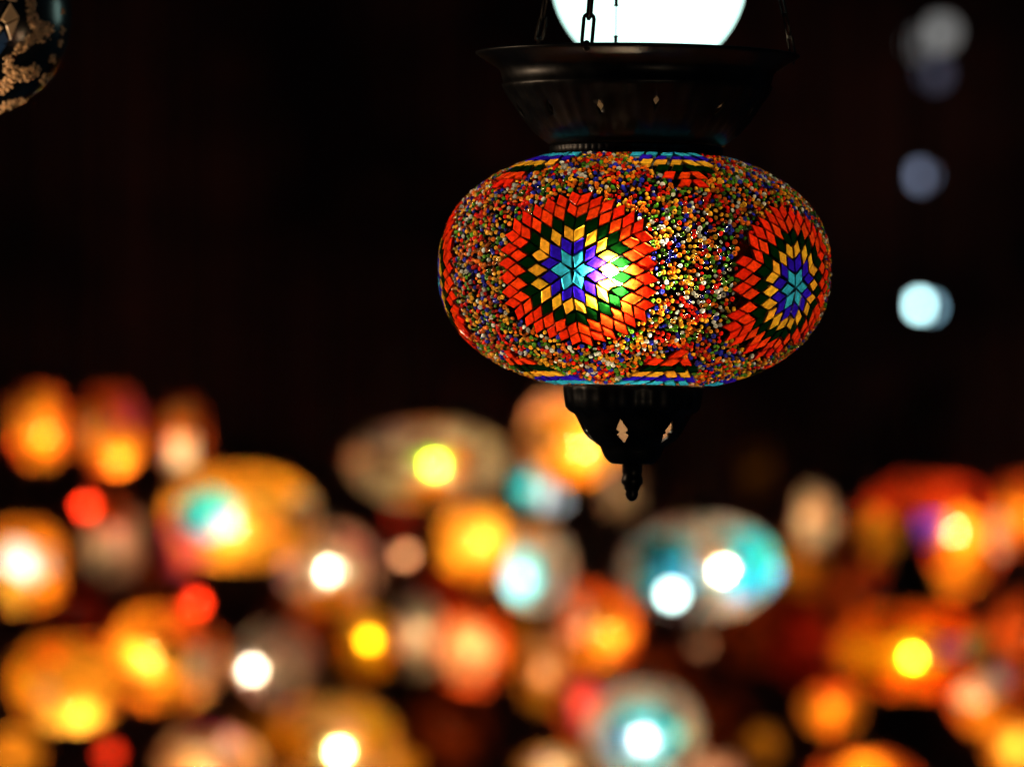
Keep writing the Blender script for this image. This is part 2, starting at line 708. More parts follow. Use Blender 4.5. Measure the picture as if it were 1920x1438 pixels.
for i, (p, e, u, n, f_) in enumerate(info):
    kind = 0 if random.random() < 0.62 else 1
    ci = rng.choice(len(bc), p=bw)
    hk = (int(p[0] // (cell * 1.9)), int(p[1] // (cell * 1.9)), int(p[2] // (cell * 1.9)))
    if hk in clump and random.random() < 0.30:
        ci = clump[hk]                      # poured on by the pinch: like colours end up side by side
    clump[hk] = ci
    col = np.array(bc[ci])
    tl = R_(24 if kind == 0 else 12)
    ax_ = random.gauss(0, tl)
    ay_ = random.gauss(0, tl)
    n2 = n + e * math.tan(max(-0.7, min(0.7, ax_))) + u * math.tan(max(-0.7, min(0.7, ay_)))
    n2 /= np.linalg.norm(n2)
    e2 = e - n2 * np.dot(e, n2)
    e2 /= np.linalg.norm(e2)
    u2 = np.cross(n2, e2)
    r = sizes[i]
    sx, sy = (1.0, 1.0) if kind == 0 else (random.uniform(0.75, 0.95), random.uniform(1.0, 1.2))
    if kind == 1:
        an = random.uniform(0, 3.14)
        e2, u2 = e2 * math.cos(an) + u2 * math.sin(an), u2 * math.cos(an) - e2 * math.sin(an)
    hz = p + n * random.uniform(0.2, 2.6) * K
    if i in singles:
        var = random.randrange(3)
        key = (kind, ci, var)
        if key not in shared:
            V, F = (RING_V, RING_F) if kind == 0 else (DOME_V, DOME_F)
            shared[key] = mesh_arrays('bead', V, F, np.tile(col * (0.30, 0.60, 1.0)[var], (len(V), 1)), True)
        o = obj('bead', shared[key], M_BEAD, globe)
        M4 = Matrix(((e2[0] * r * sx, u2[0] * r * sy, n2[0] * r, hz[0]), (e2[1] * r * sx, u2[1] * r * sy, n2[1] * r, hz[1]),
                     (e2[2] * r * sx, u2[2] * r * sy, n2[2] * r, hz[2]), (0, 0, 0, 1)))
        o.matrix_local = M4
    else:
        V = RING_V if kind == 0 else DOME_V
        w_ = hz + (V[:, :1] * e2 * sx + V[:, 1:2] * u2 * sy + V[:, 2:] * n2) * r
        acc_[kind][0].append(w_)
        acc_[kind][1].append(np.tile(col * random.uniform(0.18, 0.95), (len(V), 1)))
vs, fs, cs, off = [], [], [], 0
for kind, F in ((0, RING_F), (1, DOME_F)):
    for w_, c in zip(acc_[kind][0], acc_[kind][1]):
        vs.append(w_)
        cs.append(c)
        fs.append(F + off)
        off += len(w_)
o = obj('bead_field', mesh_arrays('bead_field', np.concatenate(vs), np.concatenate(fs), np.concatenate(cs), True), M_BEAD, globe)
o['kind'] = 'stuff'
print('beads', len(beads), 'tiles', len(tiles))


# ---- bulb and socket inside
def ball(name, r, seg=24, rings=14):
    bm = bmesh.new()
    bmesh.ops.create_uvsphere(bm, u_segments=seg, v_segments=rings, radius=r)
    for f in bm.faces:
        f.smooth = True
    me = bpy.data.meshes.new(name)
    bm.to_mesh(me)
    bm.free()
    return me


M_BULB = emit_mat('frosted_bulb_glow', (1.0, 0.80, 0.52), 1600.0)
b = obj('bulb', ball('bulb', 25 * K, 16, 10), M_BULB, lamp)
b.location = (-34 * K, -20 * K, -12 * K)
b.scale = (1, 1, 1.2)
so = obj('socket', lathe('socket', [(0.1 * K, 30 * K), (9 * K, 30 * K), (12 * K, 24 * K), (13 * K, -4 * K), (11 * K, -10 * K), (0.1 * K, -10 * K)], 24), M_IRON, lamp)
so.location = (-34 * K, -20 * K, 27 * K)

# ---- pale glue lines at both openings
zt = float(np.interp(S_TOP, _s, _z))
zb = float(np.interp(S_BOT, _s, _z))
obj('glass_rim', lathe('glass_rim', [((R_TOP - 2) * K, zt * K), ((R_TOP + 5) * K, (zt - 1) * K), ((R_TOP + 6) * K, (zt + 2.5) * K), ((R_TOP - 2) * K, (zt + 5) * K)], 96, True), M_RIM, lamp)
obj('glass_rim', lathe('glass_rim', [((R_BOT - 8) * K, zb * K), ((R_BOT + 3) * K, (zb + 1) * K), ((R_BOT + 3) * K, (zb - 2) * K), ((R_BOT - 8) * K, (zb - 4) * K)], 96, True), M_RIM, lamp)


# ---- metal bowl on top
def set_inner(me_, n_outer, nth):
    me_.materials.append(M_BRASS)
    me_.materials.append(M_INNER)
    for p_ in me_.polygons:
        if p_.index // nth >= n_outer:
            p_.material_index = 1


def pz(y):
    if y < 300:
        y = y + 12
    return (CY - y) * K


collar_prof = [(157, 292), (164, 289), (164, 284), (161, 282), (161, 268), (163, 265), (157, 262), (153, 264), (153, 290)]
obj('collar', lathe('collar', [(r * K, pz(y)) for r, y in collar_prof], 216, True,
                    rmod=lambda r, z, a, i: r * (1 + (0.011 if i in (3, 4) else 0) * math.cos(72 * a))), M_BRASS, lamp)
outer = [(154, 262), (166, 259), (182, 247), (190, 240), (211, 215), (231, 185), (247, 162), (252, 156), (254, 150), (251, 146),
         (257, 124), (263, 118), (276, 110), (290, 101), (299, 96), (304, 92), (304, 89.5), (300, 88)]
inner = [(r - 4.5, y - 3.0) for r, y in outer[:-3]][::-1]
prof = [(r * K, pz(y)) for r, y in outer + inner]


def flute(r, z, a, i):
    n_o = len(outer)
    d = 0.0
    if 3 <= i <= 6:
        d = 0.006 * math.cos(48 * a) + 0.004 * math.cos(12 * a)
    return r * (1 + d)


bowl_me = lathe('bowl', prof, 192, True, rmod=flute)
set_inner(bowl_me, len(outer), 192)
cutters = []
for k in range(12):
    an = R_(-19 + 30 * k + [0, -3, 2, 1, -2, 0, 3, -1, 0, 2, -2, 1][k])
    w_, h_ = (8, 15) if k not in (0, 1) else ((7, 10) if k == 0 else (6, 9))
    dz = [2, 12, 0, 0, 3, 0, -2, 4, 0, 0, 2, 0][k]
    sk = [0, 0, 5, 4, 0, 0, 2, 0, 0, 3, 0, 0][k]
    out_ = [(0 + sk, h_), (w_, 0), (0 - sk, -h_), (-w_, 0)]
    cutters.append((prism([(x * K, (z + dz) * K + pz(200)) for x, z in out_], 170 * K, 270 * K), Matrix.Rotation(an, 4, 'Z')))
bowl_me = cut(bowl_me, join_meshes('cutters', cutters))
for p_ in bowl_me.polygons:
    p_.use_smooth = True
bowl = obj('bowl', bowl_me, M_BRASS, lamp)

# shallow brass dish added inside the bowl to show bulb light through its holes
obj('added_reflector_dish', lathe('added_reflector_dish', [(12 * K, pz(256)), (30 * K, pz(246)), (80 * K, pz(219)), (140 * K, pz(192)), (196 * K, pz(172)), (198 * K, pz(169)),
                                         (140 * K, pz(188)), (80 * K, pz(215)), (30 * K, pz(241)), (12 * K, pz(252))], 72, True), M_DISH, lamp)

# ---- pierced cap and finial below
outer = [(100, 722), (129, 722), (131, 728), (129, 735), (127, 750), (125, 764), (119, 771), (110, 777), (104, 787), (97, 802), (88, 817),
         (79, 826), (66, 834), (60, 838), (57, 847), (52, 857), (44, 866), (38, 870), (20, 871), (19, 871), (19, 886), (17, 890), (20, 897), (20, 905), (15, 911),
         (14, 917), (11, 920), (12, 928), (9, 935), (4, 939), (0.3, 940)]
inner = [(0.3, 866), (30, 864), (40, 860), (47, 848), (54, 834), (76, 820), (92, 800), (104, 774), (118, 764), (121, 750), (122, 730), (100, 727)]
prof = [(r * K, pz(y)) for r, y in outer + inner]
cap_me = lathe('cap', prof, 144, True, rmod=lambda r, z, a, i: r * (1 + (0.012 * math.cos(24 * a) if 3 <= i <= 6 else 0)))
set_inner(cap_me, len(outer), 144)
cutters = []
dia = [(0, 23), (5, 14), (11, 4), (12, 1), (8, -1), (8, -5), (12, -7), (11, -10), (5, -18), (1, -22), (-4, -17), (-9, -9), (-11, -6), (-7, -4), (-7, 0), (-11, 2), (-6, 12)]
for k in range(6):
    cutters.append((prism([(x * K, z * K + pz(809)) for x, z in dia], 50 * K, 140 * K), Matrix.Rotation(R_(-14 + 60 * k), 4, 'Z')))
cap_me = cut(cap_me, join_meshes('cutters', cutters))
for p_ in cap_me.polygons:
    p_.use_smooth = True
cap = obj('bottom_cap', cap_me, M_BRASS, lamp)


# ---- three hanging chains
def link_mesh(length, width, wire):
    pts_ = []
    hw = width / 2
    st = length / 2 - hw
    for j in range(7):
        a = math.pi * j / 6
        pts_.append((hw * math.cos(a), 0, st + hw * math.sin(a)))
    for j in range(7):
        a = math.pi + math.pi * j / 6
        pts_.append((hw * math.cos(a), 0, -st + hw * math.sin(a)))
    return tube('link', pts_, wire, 6, True)


apex = Vector((0, 0, pz(-1250)))
for an, wire, wd in ((-140, 2.0, 13), (-19.5, 3.6, 19), (98, 1.9, 12)):
    a = R_(an)
    r0 = 294 if an != 98 else 298
    foot = Vector((r0 * math.sin(a) * K, -r0 * math.cos(a) * K, pz(92)))
    up = (apex - foot).normalized()
    ll = (62 if an == -19.5 else 46) * K
    step = ll - 2.6 * wire * K
    lm = link_mesh(ll, wd * K, wire * K)
    rot0 = up.to_track_quat('Z', 'Y').to_matrix().to_4x4()
    # hook through the rim is the chain's own mesh, with the links out of sight above
    hook = tube('hook', [foot + Vector((5 * K * math.cos(t) * math.cos(a), 5 * K * math.cos(t) * math.sin(a), 8 * K * math.sin(t) - 2 * K)) for t in np.linspace(0, 2 * math.pi, 13)[:-1]], wire * K * 0.9, 6, True)
    parts = [(hook, None)]
    total = int((apex - foot).length / step)
    vis = 4
    mats = []
    for k in range(total):
        M4 = Matrix.Translation(foot + up * (step * (k + 0.5) + 2 * K)) @ rot0 @ Matrix.Rotation(R_(35 + 90 * (k % 2) + random.uniform(-14, 14)), 4, 'Z') @ Matrix.Rotation(R_(random.uniform(-3, 3)), 4, 'Y')
        mats.append(M4)
    for M4 in mats[vis:]:
        parts.append((lm, M4))
    ch = obj('chain', join_meshes('chain', parts), M_IRON, lamp)
    for M4 in mats[:vis]:
        lk = obj('link', lm, M_IRON, ch)
        lk.matrix_local = M4
# supply cord with its little ferrules, off the axis
pts_ = [(-34 * K, -20 * K, pz(450)), (-34 * K, -10 * K, pz(250)), (-41 * K, 0, pz(80)), (-41 * K, 0, pz(0)), (-20 * K, 0, pz(-700)), (0, 0, pz(-1250))]
cord = obj('cord', tube('cord', pts_, 0.55 * K, 6), M_CORD, lamp)
for y in (64, -8, -80):
    obj('ferrule', lathe('ferrule', [(0.5 * K, 9 * K), (4.5 * K, 8 * K), (3.0 * K, 4 * K), (3.0 * K, -4 * K), (4.5 * K, -8 * K), (0.5 * K, -9 * K)], 10), M_CORD, cord).location = (-41 * K, 0, pz(y))
obj('ceiling_ring', tube('ceiling_ring', [(14 * K * math.cos(t), 0, pz(-1262) + 14 * K * math.sin(t)) for t in np.linspace(0, 2 * math.pi, 17)[:-1]], 2.5 * K, 6, True), M_IRON, lamp)

# ------------------------------------------------------------------ white globe lamp behind the bowl
DW = S * 1.10
kw = px(DW)
wg = empty('globe_lamp', at(1217, -44, DW), 'glowing white opal globe lamp behind the brass bowl', 'lamp')
obj('opal_globe', ball('opal_globe', 184 * kw, 48, 32), emit_mat('opal_glow', (0.62, 1.0, 0.88), 1.75), wg)
obj('gallery', lathe('gallery', [(0.5 * kw, 215 * kw), (20 * kw, 213 * kw), (45 * kw, 196 * kw), (66 * kw, 182 * kw), (70 * kw, 168 * kw), (60 * kw, 170 * kw)], 40), M_IRON, wg)
obj('rod', tube('rod', [(0, 0, 212 * kw), (0, 0, 1500 * kw)], 6 * kw, 8), M_IRON, wg)

# ------------------------------------------------------------------ unlit lamp cut by the top left corner
DU = S * 1.045
ku = px(DU)
ul = empty('unlit_mosaic_lamp', at(-59, 30, DU), 'unlit dark glass ball lamp with cream zigzag in the top left corner', 'lamp')
RU = 192 * ku


def dark_glass():
    m, nt, out = new_mat('dark_blue_glass')
    p = N(nt, 'ShaderNodeBsdfPrincipled', Roughness=0.22)
    tc = N(nt, 'ShaderNodeTexCoord')
    no = N(nt, 'ShaderNodeTexNoise', Scale=22, Detail=2)
    nt.links.new(tc.outputs['Object'], no.inputs['Vector'])
    cr = N(nt, 'ShaderNodeValToRGB')
    cr.color_ramp.elements[0].position = 0.45
    cr.color_ramp.elements[0].color = (0.001, 0.002, 0.003, 1)
    cr.color_ramp.elements[1].position = 0.75
    cr.color_ramp.elements[1].color = (0.002, 0.014, 0.03, 1)
    nt.links.new(no.outputs['Fac'], cr.inputs[0])
    nt.links.new(cr.outputs[0], p.inputs['Base Color'])
    nt.links.new(p.outputs[0], out.inputs['Surface'])
    return m


def piece_mat():
    m, nt, out = new_mat('opaque_glass_piece')
    p = N(nt, 'ShaderNodeBsdfPrincipled', Roughness=0.3)
    a = N(nt, 'ShaderNodeAttribute', attribute_name='Col')
    nt.links.new(a.outputs['Color'], p.inputs['Base Color'])
    bp, no = noise_bump(nt, 300, 0.4, 0.0004)
    nt.links.new(bp.outputs[0], p.inputs['Normal'])
    nt.links.new(p.outputs[0], out.inputs['Surface'])
    return m


M_PIECE = piece_mat()
ug = obj('glass_ball', ball('glass_ball', RU, 64, 40), dark_glass(), ul)


def sph(xp, yp, h=0.0):
    """point of the ball seen at photo pixel (xp, yp), h px proud"""
    x, z = (xp + 59) / 192, (30 - yp) / 192
    r2 = x * x + z * z
    if r2 > 0.999:
        f = math.sqrt(0.999 / r2)
        x, z = x * f, z * f
        r2 = 0.999
    v = np.array([x, -math.sqrt(1 - r2), z])
    return v * (RU + h * ku)


CREAM = (0.62, 0.45, 0.27)
DBLUE = (0.004, 0.03, 0.10)
for q, c in [([(-20, -10), (18, -14), (22, 12), (-16, 14)], CREAM), ([(22, -12), (44, -10), (42, 16), (26, 14)], CREAM),
             ([(31, 19), (46, 44), (22, 56), (14, 50)], CREAM), ([(46, 46), (30, 86), (23, 60)], CREAM),
             ([(2, 54), (18, 64), (0, 86), (-16, 84)], CREAM), ([(-18, 52), (0, 54), (-18, 84), (-34, 70)], CREAM),
             ([(20, 70), (27, 88), (12, 98), (0, 90)], DBLUE), ([(-4, 92), (24, 94), (10, 112), (-10, 112)], DBLUE),
             ([(-20, 20), (22, 18), (8, 46), (-18, 44)], (0.002, 0.004, 0.012)), ([(-60, 20), (-24, 20), (-24, 46), (-56, 48)], CREAM)]:
    q = np.array(q, dtype=float)
    cc = q.mean(0)
    n_ = len(q)
    vv = []
    for f, h in ((1, 0), (1, 3.5), (0.9, 4.6)):
        for p_ in cc + (q - cc) * f:
            vv.append(sph(p_[0], p_[1], h))
    bm = bmesh.new()
    bv = [bm.verts.new(p_) for p_ in vv]
    bm.faces.new(bv[2 * n_:])
    for a in (0, n_):
        for i in range(n_):
            bm.faces.new((bv[a + i], bv[a + (i + 1) % n_], bv[a + n_ + (i + 1) % n_], bv[a + n_ + i]))
    bmesh.ops.recalc_face_normals(bm, faces=bm.faces)
    me = bpy.data.meshes.new('tile')
    bm.to_mesh(me)
    bm.free()
    ca = me.color_attributes.new('Col', 'FLOAT_COLOR', 'POINT')
    for d_ in ca.data:
        d_.color = (*c, 1)
    obj('tile', me, M_PIECE, ug)

# zigzag band of cream grains
band = [((62, -12), 9), ((66, 10), 10), ((70, 40), 10), ((80, 62), 12), ((96, 58), 12), ((90, 76), 13), ((70, 78), 10), ((56, 94), 9), ((40, 106), 7),
        None, ((26, 120), 9), ((30, 142), 13), ((46, 148), 14), ((60, 146), 11), ((76, 134), 10), None, ((30, 156), 13), ((12, 172), 10), ((-10, 184), 9), ((-40, 196), 9),
        None, ((44, 190), 5), ((20, 200), 7), ((0, 208), 8), ((-30, 216), 8), None, ((106, -4), 6), ((110, 4), 6), None, ((121, 22), 3), ((123, 34), 3), None, ((122, 56), 4), ((120, 66), 4), None, ((118, 80), 4), ((112, 94), 4), None, ((106, 108), 5), ((100, 120), 5), None, ((90, 142), 4), ((80, 158), 4)]
gv, gf, gc, off = [], [], [], 0
for a, b_ in zip(band[:-1], band[1:]):
    if a is None or b_ is None:
        continue
    (p0, w0), (p1, w1) = a, b_
    d_ = math.hypot(p1[0] - p0[0], p1[1] - p0[1])
    for _ in range(int(d_ * (w0 + w1) / 9) + 2):
        t = random.random()
        w_ = w0 + (w1 - w0) * t
        an = random.uniform(0, 6.28)
        rr = w_ * math.sqrt(random.random())
        x = p0[0] + (p1[0] - p0[0]) * t + rr * math.cos(an)
        y = p0[1] + (p1[1] - p0[1]) * t + rr * math.sin(an)
        c = sph(x, y, 0)
        n_ = c / np.linalg.norm(c)
        e = np.cross((0, 0, 1.0), n_)
        e /= np.linalg.norm(e)
        u = np.cross(n_, e)
        r = random.uniform(1.6, 3.4) * ku
        gv.append(c + (DOME_V[:, :1] * e + DOME_V[:, 1:2] * u + DOME_V[:, 2:] * n_) * r)
        gf.append(DOME_F + off)
        off += len(DOME_V)
        gc.append(np.tile(np.array((0.52, 0.33, 0.17)) * random.uniform(0.35, 1.5), (len(DOME_V), 1)))
o = obj('bead_band', mesh_arrays('bead_band', np.concatenate(gv), np.concatenate(gf), np.concatenate(gc), True), M_PIECE, ug)
o['kind'] = 'stuff'
obj('top_cap', lathe('top_cap', [(0.5 * ku, 270 * ku), (20 * ku, 265 * ku), (40 * ku, 230 * ku), (80 * ku, 196 * ku), (88 * ku, 176 * ku), (80 * ku, 172 * ku)], 40), M_BRASS, ul)
obj('cord', tube('cord', [(0, 0, 262 * ku), (0, 0, 1500 * ku)], 3 * ku, 6), M_CORD, ul)

# ------------------------------------------------------------------ lamps far behind, out of focus
M_FAR, nt, out = new_mat('far_mosaic_glass')
a_ = N(nt, 'ShaderNodeAttribute', attribute_name='Col')
oi = N(nt, 'ShaderNodeObjectInfo')
tr = N(nt, 'ShaderNodeBsdfTranslucent')
rf = N(nt, 'ShaderNodeBsdfRefraction', Roughness=0.8, IOR=1.5)
tp = N(nt, 'ShaderNodeBsdfTransparent')
gl = N(nt, 'ShaderNodeBsdfGlossy', Roughness=0.2)
for n in (tr, rf, tp):
    nt.links.new(a_.outputs['Color'], n.inputs['Color'])
s1 = mix(nt, 0.14, tr.outputs[0], rf.outputs[0])
s2 = mix(nt, oi.outputs['Alpha'], s1, tp.outputs[0])
nt.links.new(mix(nt, 0.03, s2, gl.outputs[0]), out.inputs['Surface'])

M_FARBULB, nt, out = new_mat('far_bulb_glow')
oi = N(nt, 'ShaderNodeObjectInfo')
ap = N(nt, 'ShaderNodeAttribute', attribute_name='glow')
ap.attribute_type = 'OBJECT'
em = N(nt, 'ShaderNodeEmission')
nt.links.new(oi.outputs['Color'], em.inputs['Color'])
nt.links.new(ap.outputs['Fac'], em.inputs['Strength'])
nt.links.new(em.outputs[0], out.inputs['Surface'])

BULB_ME = ball('bulb', 1.0, 12, 8)
O = (1.0, 0.27, 0.012)
OY = (1.0, 0.35, 0.02)
Y = (1.0, 0.47, 0.05)
P = (1.0, 0.42, 0.17)
RD = (1.0, 0.035, 0.006)
RO = (1.0, 0.12, 0.012)
T = (0.07, 0.92, 0.90)
W = (1.0, 0.66, 0.40)
WB = (0.75, 0.85, 0.95)
PK = (0.95, 0.44, 0.27)
PU = (0.22, 0.06, 0.75)
MG = (0.75, 0.06, 0.16)
BR = (0.40, 0.12, 0.04)
DK = (0.06, 0.02, 0.01)
GY = (0.42, 0.36, 0.27)
YG = (0.55, 1.0, 0.03)
CL = (1.0, 0.95, 0.85)
WARM = (1.0, 0.78, 0.48)
COOL = (0.98, 1.0, 0.90)


def far_lamp(x, y, hw, hh, d, glow, base, meds, label, bulb=(0, 0, 0.06), bcol=WARM, cone=(0.36, 0.36), name='mosaic_lamp', rb=0.0065):
    k = px(d)
    a, b = hw * k * 1.06, hh * k * 1.06
    root = empty(name, at(x, y, d), label, 'lamp', 'blurred lamps in the background')
    nl, nb = 44, 24
    la = np.linspace(R_(-72), R_(74), nb + 1)
    V, F, Cc = [], [], []
    off_ = 0
    mv = [(math.sin(R_(lo_)) * math.cos(R_(lt_)), -math.cos(R_(lo_)) * math.cos(R_(lt_)), math.sin(R_(lt_)), math.cos(R_(rd_)), math.cos(R_(rd_ * 0.45)), c1, c2) for lo_, lt_, rd_, c1, c2 in meds]
    blot = []
    for _ in range(38):
        g_ = rng.normal(0, 1, 3)
        g_ /= np.linalg.norm(g_)
        blot.append((*g_, math.cos(R_(random.uniform(8, 18))), np.array(random.choice([(1, 1, 1), (1, 1, 1), (1, 0.6, 0.5), (1, 0.9, 1.5), (1, 1.06, 0.8)])) * random.choice((0.15, 0.35, 0.6, 1.4, 1.9))))
    for j in range(nb):
        for i in range(nl):
            l0, l1 = 2 * math.pi * i / nl, 2 * math.pi * (i + 1) / nl
            h = 1 + random.uniform(0, 0.012)
            for ll_, bb in ((l0, la[j]), (l1, la[j]), (l1, la[j + 1]), (l0, la[j + 1])):
                V.append((a * h * math.cos(bb) * math.sin(ll_), -a * h * math.cos(bb) * math.cos(ll_), b * h * math.sin(bb)))
            lm_, bm_ = (l0 + l1) / 2, (la[j] + la[j + 1]) / 2
            dx_, dy_, dz_ = math.cos(bm_) * math.sin(lm_), -math.cos(bm_) * math.cos(lm_), math.sin(bm_)
            c = base
            for m0, m1, m2, cr_, cr2, c1, c2 in mv:
                dd = dx_ * m0 + dy_ * m1 + dz_ * m2
                if dd > cr_:
                    c = c2 if dd > cr2 else c1
            clear = c in (CL, WB, YG)
            if c is base:
                c = np.array(c) * random.uniform(0.42, 1.05)       # beads: darker, mixed
            else:
                c = np.array(c) * random.uniform(0.7, 1.15)
            for b0, b1, b2, br_, bf_ in blot:
                if not clear and dx_ * b0 + dy_ * b1 + dz_ * b2 > br_:
                    c = c * bf_
            Cc += [c] * 4
            F.append((off_, off_ + 1, off_ + 2, off_ + 3))
            off_ += 4
    ms = obj('mosaic', mesh_arrays('mosaic', V, F, np.array(Cc)), M_FAR, root)
    ms['kind'] = 'stuff'
    ms.color = (1, 1, 1, bulb[2] * (0.14 if bulb[2] < 0.15 else 1.0))
    bu = obj('bulb', BULB_ME, M_FARBULB, root)
    rbb = min(rb, 0.42 * min(a, b))
    bu.location = (bulb[0] * k, 0, -bulb[1] * k)
    bu.scale = (rbb,) * 3
    bu.color = (*bcol, 1)
    req = (a * a * b) ** (1 / 3)
    bu['glow'] = glow * (req / rbb) ** 2 * 2.4
    zt_ = b * math.sin(R_(74))
    zb_ = -b * math.sin(R_(72))
    rt = a * math.cos(R_(74))
    cr_, ch_ = a * cone[0], a * cone[1]
    obj('cap', lathe('cap', [(0.004, zt_ + ch_), (cr_ * 0.25, zt_ + ch_ * 0.7), (cr_ * 0.62, zt_ + ch_ * 0.3), (cr_, zt_ + 0.002), (cr_, zt_ - 0.004), (rt, zt_ - 0.002)], 24), M_IRON, root)
    rbm = a * math.cos(R_(72))
    obj('finial', lathe('finial', [(rbm, zb_ + 0.002), (rbm * 0.95, zb_ - 0.008), (rbm * 0.6, zb_ - a * 0.16), (rbm * 0.25, zb_ - a * 0.22), (rbm * 0.2, zb_ - a * 0.36), (0.001, zb_ - a * 0.4)], 20), M_IRON, root)
    obj('cord', tube('cord', [(0, 0, zt_ + ch_ - 0.004), (0, 0, 2.2)], 0.003, 5), M_CORD, root)
    return root


def five(lon, c1, c2, rad=34, lat=0):
    return [(lon + 72 * i, lat, rad, c1, c2) for i in range(5)]


